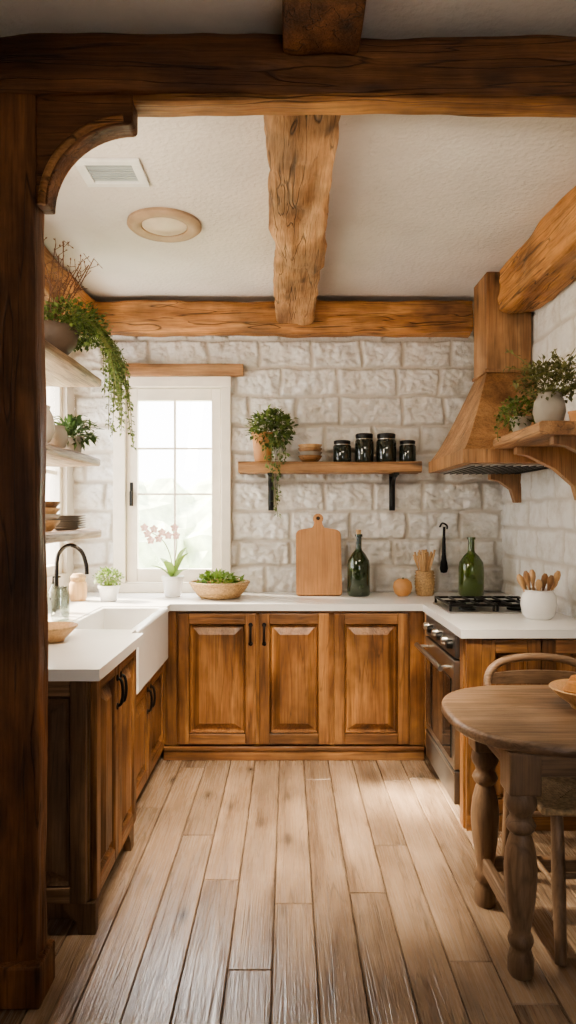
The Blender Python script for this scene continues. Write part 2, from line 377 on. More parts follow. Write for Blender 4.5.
# ------------------------------------------------------------------ beams
beam('ceiling_beam_back',(XL,YB-.11,2.740),2.66,'X',.075,.105,bmX,.018,1)
beam('ceiling_beam_center',(.06,2.11,2.79),YB-.19-2.11,'Y',.115,.10,bmcY,.028,2,taper=-.05)
beam('ceiling_beam_right',(1.36,2.14,2.75),1.84,'Y',.108,.13,bmY,.022,4,expo=12)
beam('ceiling_beam_left',(-1.355,2.14,2.745),2.34,'Y',.09,.12,bmY,.020,5)
beam('ceiling_beam_front',(.095,YF+.2,2.835),1.99-YF-.2,'Y',.11,.05,ptZ,.008,6)
bx=group('timber_archway',(0,2.05,0))
beam('header_beam',(XL,.0,2.775),XR-XL,'X',.05,.085,ptX,.013,7,parent=bx,expo=12)
beam('header_lower_strip',(-.70,.015,2.690),XR+.70,'X',.045,.018,bmX,.010,8,parent=bx,N=24)
beam('post',(-.852,0,.11),2.57,'Z',.108,.048,ptZ,.008,9,parent=bx,expo=12)
box('post_base',-.975,-.722,-.075,.065,0,.125,ptZ,bx,.008)
k=2.02/680
cxp,czp=130,205; pl=[]
for i in range(17):
    a=math.radians(180-i*90/16)
    px=cxp+82*math.cos(a); py=czp-80*math.sin(a)
    pl.append(((px-288)*k,CH+(515-py)*k))
poly=[((36-288)*k,CH+(515-205)*k)]+pl+[((133-288)*k,CH+(515-122)*k),((133-288)*k,CH+(515-92)*k),((36-288)*k,CH+(515-92)*k)]
extrude_poly('knee_brace',poly,-.035,.04,ptX,bx,bevel=.006)
bp_=[]
for i in range(15):
    a=math.radians(180-i*86/14)
    bp_.append((((cxp+88*math.cos(a))-288)*k,-.034,CH+(515-(czp-86*math.sin(a)))*k))
tube('brace_moulding',smoothpath(bp_,2),.012,bmX,bx,8)
# ------------------------------------------------------------------ cabinetry
def handle(parent,x,z,y=-.022,L=.055,mat=black):
    tube('handle_pull',smoothpath([(x,y,z-L),(x,y-.016,z-L*.8),(x,y-.022,z),(x,y-.016,z+L*.8),(x,y,z+L)],5),.006,mat,parent,8)
    lathe('handle_rose_top',[(0,0),(.013,0),(.013,.004),(0,.006)],(x,y,z+L),mat,parent,14,rot=(math.pi/2,0,0))
    lathe('handle_rose_bottom',[(0,0),(.013,0),(.013,.004),(0,.006)],(x,y,z-L),mat,parent,14,rot=(math.pi/2,0,0))
def door(name,parent,loc,rotz,w,h,mv=None,mh=None,st=.062,hs=0,hz=None):
    mv=mv or cabZ; mh=mh or cabX
    e=group(name,loc,rotz,parent)
    box('stile_l',-w/2,-w/2+st,-.024,0,0,h,mv,e,.004); box('stile_r',w/2-st,w/2,-.024,0,0,h,mv,e,.004)
    box('rail_top',-w/2+st,w/2-st,-.0235,0,h-st,h,mh,e,.004); box('rail_bottom',-w/2+st,w/2-st,-.0235,0,0,st,mh,e,.004)
    a=w/2-st; lo,hi=st,h-st; V=[];F=[]
    rings=[(0,-.006),(.006,-.018),(.014,-.002),(.022,-.002),(.058,-.024),(.061,-.026)]
    if a<.075: rings=[(0,-.006),(.004,-.012),(.008,-.004),(.028,-.017)]
    for ins,y in rings:
        V+=[(-a+ins,y,lo+ins),(a-ins,y,lo+ins),(a-ins,y,hi-ins),(-a+ins,y,hi-ins)]
    for r in range(len(rings)-1):
        for q in range(4):
            F.append((r*4+q,r*4+(q+1)%4,(r+1)*4+(q+1)%4,(r+1)*4+q))
    n=(len(rings)-1)*4; F.append((n,n+1,n+2,n+3))
    mesh_obj('raised_panel',V,F,mv,e)
    if hs: handle(e,hs*(w/2-st/2),hz if hz else h-.12,-.024)
    return e
bc=group('base_cabinet_back',(0,4.0,0))
multibox('carcass',[(-.73,.84,.0,.60,.09,.88)],cabZ,bc)
box('plinth',-.73,.80,-.012,.2,0,.06,cabX,bc); 
box('plinth_moulding',-.73,.80,-.022,.1,.058,.085,cabX,bc,.006)
box('face_rail_top',-.70,.80,-.012,.0,.865,.88,cabX,bc)
box('stile_left',-.715,-.655,-.014,.0,.09,.88,cabZ,bc); box('stile_right',.715,.80,-.014,.0,.09,.88,cabZ,bc)
door('door_panel_1',bc,(-.415,0,.098),0,.455,.765,hs=1); door('door_panel_2',bc,(.035,0,.098),0,.41,.765,hs=-1); door('door_panel_3',bc,(.487,0,.098),0,.435,.765)
lc=group('base_cabinet_left',(0,0,0))
multibox('carcass_far',[(XL+.01,-.735,2.97,3.99,.09,.61),(XL+.01,-1.1,2.97,3.99,.61,.88),(-1.1,-.735,3.88,3.99,.61,.88),(-1.1,-.735,2.97,3.06,.61,.88)],cabZ,lc)
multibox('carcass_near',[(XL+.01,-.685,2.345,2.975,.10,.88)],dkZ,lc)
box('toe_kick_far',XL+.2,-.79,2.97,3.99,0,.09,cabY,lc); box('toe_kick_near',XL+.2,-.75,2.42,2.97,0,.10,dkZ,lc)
P2=math.pi/2
door('door_panel_1',lc,(-.685,2.505,.11),P2,.305,.765,hs=1,st=.05); door('door_panel_2',lc,(-.685,2.815,.11),P2,.305,.765,hs=-1,st=.05)
door('door_panel_3',lc,(-.735,3.26,.10),P2,.42,.50,hs=1,st=.055,hz=.40); door('door_panel_4',lc,(-.735,3.70,.10),P2,.42,.50,hs=-1,st=.055,hz=.40)
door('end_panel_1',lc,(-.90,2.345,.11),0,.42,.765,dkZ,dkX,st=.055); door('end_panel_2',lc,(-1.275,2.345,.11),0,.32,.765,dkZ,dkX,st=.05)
ft=[(-.05,.11),(.06,.11),(.06,0),(.0,0),(-.005,.04),(-.05,.085)]
extrude_poly('bracket_foot_front',[(x-.72,z) for x,z in ft],2.33,2.37,dkZ,lc); 
extrude_poly('bracket_foot_side',[(-.005,0),(.045,0),(.05,.04),(.09,.085),(.09,.11),(-.005,.11)],-.015,.02,dkZ,lc,loc=(-.685,2.34,0),rot=(0,0,P2))
extrude_poly('bracket_foot_back',[(-.05,0),(.0,0),(.0,.11),(-.09,.11),(-.09,.085),(-.055,.04)],-.015,.02,dkZ,lc,loc=(-.685,2.96,0),rot=(0,0,P2))
rc=group('base_cabinet_right',(0,0,0))
multibox('carcass',[(.84,XR-.02,3.125,3.19,.06,.88),(.84,XR-.02,3.87,3.99,.0,.88),(1.41,XR-.02,3.19,3.87,.0,.88)],cabZ,rc)
box('filler_door',.80,.84,3.872,3.985,.09,.875,lightwood,rc)
box('end_stile_front',.815,.885,3.10,3.127,.0,.88,cabZ,rc); box('end_base',.815,XR-.02,3.098,3.15,.0,.07,cabX,rc)
door('end_panel_1',rc,(1.02,3.125,.08),0,.27,.79); door('end_panel_2',rc,(1.295,3.125,.08),0,.27,.79)
box('front_stile_near',.805,.84,3.127,3.19,0,.88,cabZ,rc)
ct=group('countertop',(0,0,0))
multibox('slab',[(XL,XR,3.97,YB-.03,.88,.92),(XL,-1.06,2.99,3.97,.88,.92),(XL,-.635,2.29,2.99,.88,.92),(-1.06,-.69,2.99,3.085,.88,.92),(-1.06,-.69,3.87,3.97,.88,.92),(.785,XR,3.085,3.97,.88,.92)],white,ct,bevel=0)
sk=group('farmhouse_sink',(-.87,3.478,.62))
box('apron_front',.14,.19,-.392,.392,0,.295,ceramic,sk,.012); box('back_wall',-.19,-.165,-.392,.392,.05,.297,ceramic,sk,.006)
box('side_near',-.19,.15,-.392,-.355,.05,.296,ceramic,sk,.006); box('side_far',-.19,.15,.355,.392,.05,.296,ceramic,sk,.006); box('basin_bottom',-.17,.15,-.36,.36,.03,.06,ceramic,sk,.004)
lathe('drain',[(0,0),(.04,0),(.035,.004),(0,.002)],(0,0,.061),steel,sk)
fc=group('gooseneck_faucet',(-1.19,3.50,.92))
lathe('base',[(.0,0),(.028,0),(.028,.01),(.018,.02),(.016,.08),(.012,.09),(0,.09)],(0,0,0),bronze,fc)
tube('neck',smoothpath([(0,0,.08),(0,0,.27),(.02,0,.335),(.07,0,.365),(.125,0,.335),(.15,0,.27),(.155,0,.215)],8),.0105,bronze,fc,12)
tube('lever',[(0,-.015,.05),(-.0,-.06,.075),(0,-.09,.10)],.006,bronze,fc)
# ------------------------------------------------------------------ range oven
ov=group('range_oven',(.815,3.53,0),-P2)
multibox('body',[(-.335,.335,.0,.58,.06,.875)],ovenm,ov,bevel=0)
box('control_panel',-.335,.335,-.03,0,.765,.875,ovenm,ov,.004)
for i in range(6):
    x=-.27+i*.108
    lathe('knob_%d'%i,[(0,0),(.022,0),(.020,.022),(.015,.028),(0,.028)],(x,-.03,.82),[steel,black][i%2],ov,16,rot=(P2,0,0))
box('door_frame',-.33,.33,-.035,0,.24,.755,steel,ov,.006); box('door_glass',-.285,.285,-.041,-.034,.28,.66,ovenglass,ov,.002)
tube('door_handle',[(-.30,-.09,.71),(.30,-.09,.71)],.013,steel,ov,12)
for s in(-.26,.26): tube('handle_post',[(s,-.03,.71),(s,-.09,.71)],.008,steel,ov)
box('drawer',-.33,.33,-.033,0,.075,.23,ovenm,ov,.005); box('drawer_trim',-.33,.33,-.038,-.03,.215,.23,steel,ov,.002)
box('kick',-.32,.32,.03,.3,0,.065,black,ov)
ck=group('gas_cooktop',(1.10,3.78,.92))
box('plate',-.25,.25,-.21,.21,0,.010,steel,ck,.004)
for (a,b_) in((-.13,-.1),(.13,-.1),(-.13,.1),(.13,.1)):
    lathe('burner',[(0,0),(.045,0),(.045,.012),(.03,.016),(.03,.022),(0,.024)],(a,b_,.008),black,ck,24)
L=[]
for gx in(-.125,.125):
    for yy in(-.18,0,.18): L.append(([(gx-.115,yy,.042),(gx+.115,yy,.042)],.007))
    for xx in(-.115,-.04,.04,.115): L.append(([(gx+xx,-.18,.042),(gx+xx,.18,.042)],.007))
    for xx in(-.115,.115):
        for yy in(-.18,.18): L.append(([(gx+xx,yy,.008),(gx+xx,yy,.045)],.007))
tubes('grates',L,black,ck)
# ------------------------------------------------------------------ hood
hd=group('range_hood',(0,0,0))
V=[];F=[]; n=10
bot=(.90,3.46,4.30); top=(1.175,4.02,4.30)
XW=XR-.02
def ring(x,ya,yb,z): return [(x,ya,z),(XW,ya,z),(XW,yb,z),(x,yb,z)]
lv=[ring(bot[0]-.012,bot[1]-.012,bot[2],1.705),ring(bot[0]-.012,bot[1]-.012,bot[2],1.775),ring(bot[0],bot[1],bot[2],1.778)]
for i in range(1,n+1):
    t=i/n; e=t**.86
    lv.append(ring(bot[0]+(top[0]-bot[0])*e,bot[1]+(top[1]-bot[1])*e,bot[2],1.778+(2.28-1.778)*t))
lv.append(ring(top[0]-.012,top[1]-.012,top[2],2.282)); lv.append(ring(top[0]-.012,top[1]-.012,top[2],2.30)); lv.append(ring(top[0],top[1],top[2],2.302)); lv.append(ring(top[0],top[1],top[2],ZC-.002))
for r in lv: V+=r
for r in range(len(lv)-1):
    for q in range(4): F.append((r*4+q,r*4+(q+1)%4,(r+1)*4+(q+1)%4,(r+1)*4+q))
m_=(len(lv)-1)*4; F.append((3,2,1,0)); F.append((m_,m_+1,m_+2,m_+3))
mesh_obj('hood_body',V,F,hdZ,hd,bevel=.003)
box('filter',.95,XW-.04,3.52,4.25,1.697,1.706,steel,hd,.002)
L=[([(.97+i*.04,3.54,1.695),(.97+i*.04,4.23,1.695)],.004) for i in range(12)]
tubes('filter_slats',L,black,hd)
extrude_poly('corbel',[(0,0),(-.19,0),(-.19,-.035),(-.13,-.05),(-.06,-.10),(-.035,-.18),(0,-.18)],-.03,.03,hdZ,hd,loc=(XR-.012,4.25,1.697))
# ------------------------------------------------------------------ shelves
ws=group('wall_shelf',(0,4.475,1.75))
beam('plank',(-.32,0,0),1.18,'X',.112,.036,hdX,.005,31,parent=ws,N=28,expo=10)
for i,x in enumerate((-.115,.70)):
    box('bracket_wall_%d'%i,x-.018,x+.018,.085,.12,-.28,-.03,black,ws,.003)
    box('bracket_arm_%d'%i,x-.018,x+.018,-.09,.10,-.052,-.036,black,ws,.003)
    tube('bracket_brace_%d'%i,smoothpath([(x,-.07,-.05),(x,.02,-.07),(x,.075,-.13),(x,.09,-.25)],6),.013,black,ws,8)
rs=group('wall_shelf_right',(0,0,0))
beam('plank',(1.24,2.80,1.80),.62,'Y',.205,.028,hdY,.004,33,parent=rs,N=28,expo=12)
for i,y in enumerate((2.86,3.32)):
    extrude_poly('bracket_%d'%i,[(0,0),(-.34,0),(-.34,-.035),(-.28,-.045),(-.15,-.11),(-.06,-.19),(-.04,-.26),(0,-.26)],-.025,.025,hdZ,rs,loc=(XR-.012,y,1.772))
for i,(z,nmn) in enumerate(((2.205,'wall_shelf_left'),(1.745,'wall_shelf_left'),(1.335,'wall_shelf_left'))):
    g_=group(nmn,(-1.265,3.17,z))
    beam('plank',(0,-.77,0),1.54,'Y',.18,.024,grY,.004,40+i,parent=g_,N=28,expo=14)
    for y in(-.6,-.2): extrude_poly('cleat',[(-.17,0),(.05,0),(.05,-.02),(-.14,-.08),(-.17,-.08)],-.012,.012,black,g_,loc=(0,y,-.022))
# ------------------------------------------------------------------ ceiling fittings
cl=group('ceiling_light',(-.61,3.36,ZC))
ringm=plain('light_ring_cream_wood',(.40,.28,.18),rough=.5,var=.15)
lathe('wood_ring',[(.11,0),(.18,0),(.182,-.014),(.165,-.028),(.14,-.030),(.115,-.020),(.11,-.01),(.11,0)],(0,0,0),ringm,cl,56)
lathe('diffuser',[(0,-.004),(.11,-.004),(.11,-.014),(.09,-.024),(0,-.030)],(0,0,0),plain('frosted_diffuser',(.62,.52,.40),rough=.4),cl,48)
vt=group('ceiling_vent',(-.735,2.85,ZC))
multibox('frame',[(-.135,.135,-.11,-.075,-.014,0),(-.135,.135,.075,.11,-.014,0),(-.135,-.095,-.075,.075,-.014,0),(.095,.135,-.075,.075,-.014,0)],ventw,vt,bevel=.003)
multibox('louvres',[(-.095,.095,-.07+i*.02,-.058+i*.02,-.008,-.002) for i in range(7)]+[(-.095,.095,-.075,.075,-.002,0)],ventg,vt)
# ------------------------------------------------------------------ plants helpers
def leaves_obj(name,parent,lv,mat):
    V=[];F=[]
    for p,d,Ln,Wd in lv:
        p=Vector(p); d=Vector(d).normalized()
        s=d.cross(Vector((R.uniform(-.5,.5),R.uniform(-.5,.5),1)))
        if s.length<1e-3: s=Vector((1,0,0))
        s.normalize(); up=s.cross(d)
        n=len(V)
        V+=[p,p+d*Ln*.45+s*Wd*.5+up*Wd*.12,p+d*Ln*.45-up*Wd*.05,p+d*Ln*.45-s*Wd*.5+up*Wd*.12,p+d*Ln-up*Ln*.12]
        F+=[(n,n+1,n+2),(n,n+2,n+3),(n+1,n+4,n+2),(n+2,n+4,n+3)]
    return mesh_obj(name,V,F,mat,parent,recalc=False)
def rdir(zb=0):
    v=Vector((R.gauss(0,1),R.gauss(0,1),R.gauss(0,1)+zb)); return v.normalized()
def bush(name,parent,c,rx,ry,rz,cnt,Ln,Wd,mat,root,stems=10):
    c=Vector(c); lv=[]; st=[]
    for i in range(cnt):
        d=rdir(); r=R.uniform(.35,1.0)**.6*R.uniform(.85,1.1)
        p=c+Vector((d.x*rx*r,d.y*ry*r,d.z*rz*r))
        lv.append((p,d*.7+rdir(.3)*.7,Ln*R.uniform(.6,1.2),Wd*R.uniform(.7,1.2)))
        if i%max(1,cnt//stems)==0: st.append(([root,(Vector(root)+p)/2+Vector((0,0,.02)),p],[.003,.002,.001]))
    leaves_obj(name,parent,lv,mat); tubes(name+'_stems',st,stemm,parent,5)
def trailers(name,parent,paths,Ln,Wd,mat,dens=90):
    lv=[];st=[]
    for pts in paths:
        sp=smoothpath(pts,8); st.append((sp,.002))
        for i in range(len(sp)-1):
            seg=(sp[i+1]-sp[i]); k=max(1,int(seg.length*dens))
            for j in range(k):
                p=sp[i]+seg*R.random(); d=rdir(-.3)
                lv.append((p+d*.006,d+seg.normalized()*.4,Ln*R.uniform(.6,1.2),Wd*R.uniform(.7,1.2)))
    leaves_obj(name,parent,lv,mat); tubes(name+'_vines',st,stemm,parent,5)
def pot(parent,r,h,mat,prof='straight',name='pot'):
    if prof=='straight': P=[(0,0),(r*.75,0),(r*.8,.01),(r,h*.82),(r*1.08,h*.83),(r*1.08,h),(r*.95,h),(r*.93,h*.86),(0,h*.85)]
    elif prof=='round': P=[(0,0),(r*.6,0),(r*.85,h*.18),(r,h*.45),(r*.92,h*.75),(r*.72,h*.92),(r*.78,h),(r*.68,h),(r*.62,h*.9),(0,h*.88)]
    else: P=[(0,0),(r*.45,0),(r*.5,h*.08),(r*.8,h*.45),(r,h*.95),(r*1.02,h),(r*.95,h),(r*.75,h*.5),(r*.4,h*.18),(0,h*.15)]
    return lathe(name,P,(0,0,0),mat,parent)
p=group('trailing_potted_plant',(-.165,4.465,1.788)); pot(p,.070,.19,terra)
bush('foliage',p,(.06,-.02,.22),.15,.11,.12,650,.042,.028,leafA,(0,0,.17),14)
trailers('trailing_foliage',p,[[(.05,-.08,.16),(.06,-.15,.08),(.07,-.16,-.12),(.10,-.15,-.36)],[(.09,-.08,.16),(.11,-.15,.05),(.10,-.16,-.1),(.10,-.15,-.26)],[(.0,-.08,.16),(.02,-.14,.08),(.03,-.15,-.03)],[(.12,-.06,.16),(.15,-.13,.06),(.14,-.14,-.02)],[(.06,-.08,.16),(.08,-.16,.06),(.09,-.17,-.08)],[(.1,-.08,.16),(.12,-.16,.06),(.11,-.17,-.10)]],.030,.020,leafA,100)
g_=group('stacked_bowls',(.145,4.465,1.788))
for i in range(4): lathe('bowl_%d'%i,[(0,0),(.045,0),(.06,.01),(.078,.035),(.080,.04),(.075,.04),(.055,.014),(0,.01)],(0,0,i*.024),[hdX,greyclay,hdX,lightwood][i],g_)
def jar(x,r,h):
    g=group('storage_jar',(x,4.465,1.788))
    lathe('body',[(0,0),(r*.95,0),(r,.008),(r,h*.72),(r*.85,h*.8),(r*.82,h*.84),(0,h*.84)],(0,0,0),darkglassy,g)
    lathe('lid',[(0,0),(r*.9,0),(r*.92,h*.13),(r*.8,h*.16),(0,h*.16)],(0,0,h*.84),black,g)
    tube('clasp_wire',[( r*.86*math.cos(t*math.pi/12),r*.86*math.sin(t*math.pi/12),h*.8) for t in range(24)],.003,steel,g,6,closed=True)
jar(.355,.060,.14); jar(.50,.062,.185); jar(.645,.066,.185); jar(.785,.055,.14)
g_=group('cutting_board',(.20,4.37,.922)); g_.rotation_euler=(math.radians(-17),0,0)
def boardpoly():
    P=[];w=.148;h=.44
    def arc(cx,cz,r,a0,a1,n=6):
        for i in range(n+1):
            a=math.radians(a0+(a1-a0)*i/n); P.append((cx+r*math.cos(a),cz+r*math.sin(a)))
    arc(w-.02,.02,.02,-90,0); arc(w-.04,h-.04,.04,0,80)
    P.append((.04,h+.012)); P.append((.03,h+.03)); arc(0,h+.075,.034,-40,220,12); P.append((-.03,h+.03)); P.append((-.04,h+.012))
    arc(-w+.04,h-.04,.04,100,180); arc(-w+.02,.02,.02,180,270)
    return P
extrude_poly('board',boardpoly(),-.012,.012,bdZ,g_)
lathe('hang_hole',[(0,0),(.013,0),(.013,.026),(0,.026)],(0,.013,.515),hole_shade,g_,20,rot=(P2,0,0))  # solid disc, its dark colour standing in for the shade of an open hole
def bottle(name,x,y,r,h,mat,corkm=True):
    g=group(name,(x,y,.921))
    lathe('glass_body',[(0,0),(r*.9,0),(r,.01),(r,h*.45),(r*.93,h*.54),(r*.6,h*.64),(r*.3,h*.70),(r*.26,h*.74),(r*.25,h*.9),(r*.34,h*.905),(r*.34,h*.94),(r*.2,h*.945),(0,h*.945)],(0,0,0),mat,g)
    if corkm: lathe('cork',[(0,0),(r*.19,0),(r*.24,h*.07),(0,h*.07)],(0,0,h*.94),cork,g,16)
    return g
bottle('wine_bottle',.455,4.38,.073,.42,oliveglass); bottle('wine_bottle',1.18,4.38,.080,.40,greenglass,False)
g_=group('gourd',(.735,4.36,.921))
lathe('fruit',[(0,.004),(.03,.0),(.052,.02),(.062,.055),(.055,.09),(.03,.11),(0,.106)],(0,0,0),pumpkin,g_); tube('stalk',[(0,0,.10),(.004,0,.118)],.005,stemm,g_)
g_=group('utensil_basket',(.885,4.40,.921))
lathe('basket',[(0,0),(.05,0),(.058,.02),(.063,.08),(.055,.15),(.06,.158),(.052,.16),(.048,.15),(.05,.02),(0,.02)],(0,0,0),wick,g_)
for i in range(8): tube('weave_%d'%i,[((.053+.009*math.sin((.012+i*.019)/.15*2.6))*math.cos(t*math.pi/14),(.053+.009*math.sin((.012+i*.019)/.15*2.6))*math.sin(t*math.pi/14),.012+i*.019) for t in range(28)],.0045,wick,g_,6,closed=True)
L=[]
for i in range(44):
    a=R.uniform(0,6.28); rr=R.uniform(.01,.078); L.append(([(rr*.3*math.cos(a),rr*.3*math.sin(a),.02),(rr*.55*math.cos(a),rr*.55*math.sin(a),.16),(rr*math.cos(a),rr*math.sin(a),R.uniform(.24,.30))],[.003,.003,.007]))
tubes('wooden_skewers',L,lightwood,g_)
g_=group('hanging_ladle',(1.045,YB-.05,1.06))
tube('handle',smoothpath([(.005,0,.30),(0,-.01,.22),(.0,-.01,.1),(0,-.01,.03)],6),[.009]*6+[.012]*6+[.016]*7,black,g_)
tube('hook',smoothpath([(-.02,.02,.30),(-.01,-.01,.325),(.02,-.01,.31),(.022,-.01,.285)],5),.006,black,g_)
lathe('head',[(0,0),(.02,.005),(.028,.03),(.024,.07),(.014,.1),(0,.1)],(0,-.01,-.01),black,g_,sy=.6)
g_=group('utensil_crock',(1.26,3.42,.921))
lathe('crock',[(0,0),(.06,0),(.078,.02),(.088,.07),(.083,.115),(.07,.135),(.074,.145),(.066,.145),(.062,.13),(.075,.07),(.06,.02),(0,.015)],(0,0,0),ceramic,g_)
for i in range(9):
    a=i*.7+.3; e=Vector((math.cos(a)*.10,math.sin(a)*.06,.20+.02*(i%3))); s=Vector((math.cos(a)*.03,math.sin(a)*.03,.03))
    pts=[s+(e-s)*t for t in(0,.3,.6,.72,.82,.92,1)]
    tube('wooden_spoon_%d'%i,pts,[.006,.006,.006,.011,.017,.016,.007],[lightwood,hdZ][i%2],g_,10)
g_=group('potted_orchid',(-.735,4.34,.921)); pot(g_,.065,.13,ceramic)
def bigleaf(name,parent,pts,w,mat):
    sp=smoothpath(pts,5); V=[];F=[];n=len(sp)
    for i,p in enumerate(sp):
        t=(sp[min(i+1,n-1)]-sp[max(i-1,0)]).normalized(); s=t.cross(Vector((0,0,1)))
        if s.length<.05: s=Vector((1,0,0))
        s.normalize(); ww=w*max(0.0,math.sin(math.pi*(.08+.92*i/(n-1))))**.7+.001
        V+=[p-s*ww+Vector((0,0,ww*.35)),p,p+s*ww+Vector((0,0,ww*.35))]
    for i in range(n-1):
        a=i*3; F+=[(a,a+1,a+4,a+3),(a+1,a+2,a+5,a+4)]
    return mesh_obj(name,V,F,mat,parent,smooth=True,recalc=False)
for i,(dx,dy,dz) in enumerate(((.11,-.04,.17),(-.13,-.05,.09),(.11,-.09,.07),(-.03,-.10,.12),(.08,.06,.20),(-.09,.05,.13))):
    bigleaf('leaf_%d'%i,g_,[(0,0,.11),(dx*.5,dy*.5,.11+dz*.7),(dx,dy,.11+dz)],.030,leafB)
st=[([Vector(q) for q in smoothpath([(0,0,.11),(-.01,-.02,.25),(-.06,-.03,.36),(-.15,-.04,.42)],6)],.0028),([Vector(q) for q in smoothpath([(0,0,.11),(.02,-.02,.25),(.03,-.03,.36),(.0,-.04,.43)],6)],.0028)]
tubes('flower_stems',st,stemm,g_)
def flower(c,r,i):
    V=[];F=[];c=Vector(c)
    for k in range(5):
        a=k*2*math.pi/5+.3; d=Vector((math.cos(a),-.15,math.sin(a))); s=Vector((-math.sin(a),0,math.cos(a)))
        n=len(V); V+=[c,c+d*r*.6+s*r*.42,c+d*r*1.05+Vector((0,-.004,0)),c+d*r*.6-s*r*.42]; F+=[(n,n+1,n+2,n+3)]
    mesh_obj('blossom_%d'%i,V,F,petal,g_,recalc=False)
for i,c in enumerate([(-.15,-.05,.40),(-.11,-.05,.43),(-.17,-.05,.44),(-.06,-.05,.41),(-.02,-.05,.39),(.02,-.05,.44),(-.08,-.05,.37),(-.13,-.05,.36),(.03,-.05,.39)]): flower(c,.028,i)
g_=group('woven_bowl_of_greens',(-.43,4.27,.921))
lathe('bowl',[(0,0),(.11,0),(.13,.01),(.17,.06),(.185,.095),(.178,.10),(.16,.06),(.12,.02),(0,.015)],(0,0,0),wick,g_,48)
for i in range(6):
    r=.12+.064*(i/5)**.8
    tube('coil_%d'%i,[(r*math.cos(t*math.pi/20),r*math.sin(t*math.pi/20),.012+i*.017) for t in range(40)],.008,wick,g_,8,closed=True)
bush('greens',g_,(0,0,.10),.13,.11,.05,240,.05,.032,leafB,(0,0,.04),8)
g_=group('potted_herb',(-1.085,4.12,.921)); pot(g_,.062,.095,ceramic); bush('foliage',g_,(0,0,.14),.085,.08,.055,460,.022,.016,leafB,(0,0,.08),14)
g_=group('scrub_brush_pot',(-1.275,4.13,.921)); lathe('pot',[(0,0),(.045,0),(.052,.02),(.052,.10),(.045,.115),(0,.115)],(0,0,0),lightwood,g_); lathe('bristles',[(0,0),(.04,0),(.048,.03),(.03,.05),(0,.052)],(0,0,.113),wick,g_)
g_=group('glass_jar',(-1.125,3.36,.921)); lathe('jar',[(0,0),(.04,0),(.045,.02),(.045,.12),(.034,.15),(.036,.165),(.032,.165),(.03,.15),(.041,.12),(.041,.02),(0,.01)],(0,0,0),clearg,g_)
g_=group('soap_bottle',(-1.25,3.62,.921)); lathe('bottle',[(0,0),(.033,0),(.035,.01),(.035,.11),(.012,.14),(.012,.16),(0,.16)],(0,0,0),clearg,g_); tube('pump',[(0,0,.15),(0,0,.19),(.04,0,.19)],.005,black,g_)
g_=group('wooden_bowl',(-.975,2.80,.921)); lathe('bowl',[(0,0),(.05,0),(.055,.01),(.092,.045),(.105,.062),(.099,.064),(.08,.042),(.05,.016),(0,.014)],(0,0,0),lightwood,g_); 
tube('rim_band',[(.103*math.cos(t*math.pi/20),.103*math.sin(t*math.pi/20),.061) for t in range(40)],.004,wick,g_,6,closed=True)
# left shelf items
zt=2.229
g_=group('hanging_potted_vine',(-1.20,3.42,zt)); lathe('bowl_pot',[(0,0),(.07,0),(.08,.01),(.13,.07),(.14,.13),(.13,.155),(.12,.155),(.12,.12),(0,.11)],(0,0,0),darkclay,g_)
bush('foliage',g_,(.08,.12,.20),.19,.26,.11,1500,.028,.018,leafA,(0,0,.1),24)
paths=[]
for i in range(40):
    yy=R.uniform(.0,.44); e=R.uniform(-.01,.12); ln=R.uniform(.05,.50)*(.5+yy)
    paths.append([(.05,yy*.5,.22),(.16,yy,.22),(.22+e*.5,yy+.02,.08),(.22+e,yy+R.uniform(-.02,.04),.02-ln)])
trailers('trailing_foliage',g_,paths,.024,.016,leafA,130)
L=[];lv=[]
for i in range(12):
    e=Vector((R.uniform(-.06,.20),R.uniform(-.1,.25),R.uniform(.38,.62))); s=Vector((0,0,.12)); mid=(s+e)/2+Vector((R.uniform(-.04,.04),0,.03))
    sp=smoothpath([s,mid,e],6); L.append((sp,.0025))
    for j in range(6,len(sp)):
        q=sp[j]; d=rdir(.6); L.append(([q,q+d*.055],.0015)); lv.append((q+d*.05,d,.016,.010)); lv.append((q+d*.03,rdir(.6),.016,.010))
tubes('dry_twigs',L,twigm,g_,5); leaves_obj('twig_buds',g_,lv,twigm)
zt=1.77
g_=group('ceramic_vase',(-1.20,3.24,zt)); pot(g_,.085,.19,paleclay,'round'); 
g_=group('ceramic_vase',(-1.18,3.45,zt)); pot(g_,.062,.12,greyclay,'round')
g_=group('potted_fern',(-1.20,3.75,zt)); pot(g_,.07,.10,greyclay)
for i in range(34):
    a=R.uniform(0,6.28); r=R.uniform(.10,.19); z=R.uniform(.02,.18)
    x=r*math.cos(a); x=min(max(x,-.18),.15)
    bigleaf('frond_%d'%i,g_,[(0,0,.08),(x*.5,r*.5*math.sin(a),.10+z*.6),(x,r*math.sin(a),.08+z*.7)],.013,leafD)
bush('foliage',g_,(.02,0,.12),.12,.10,.07,240,.05,.02,leafD,(0,0,.08),8)
zt=1.36
g_=group('stacked_plates',(-1.18,3.62,zt))
for i in range(6): lathe('plate_%d'%i,[(0,0),(.05,0),(.06,.004),(.098,.013),(.1,.016),(.094,.016),(.055,.008),(0,.007)],(0,0,i*.0125),greyclay,g_)
g_=group('stacked_bowls',(-1.19,3.28,zt))
for i in range(4): lathe('bowl_%d'%i,[(0,0),(.045,0),(.055,.008),(.085,.045),(.088,.055),(.08,.055),(.05,.014),(0,.012)],(0,0,i*.03),[lightwood,paleclay,lightwood,hdX][i],g_)
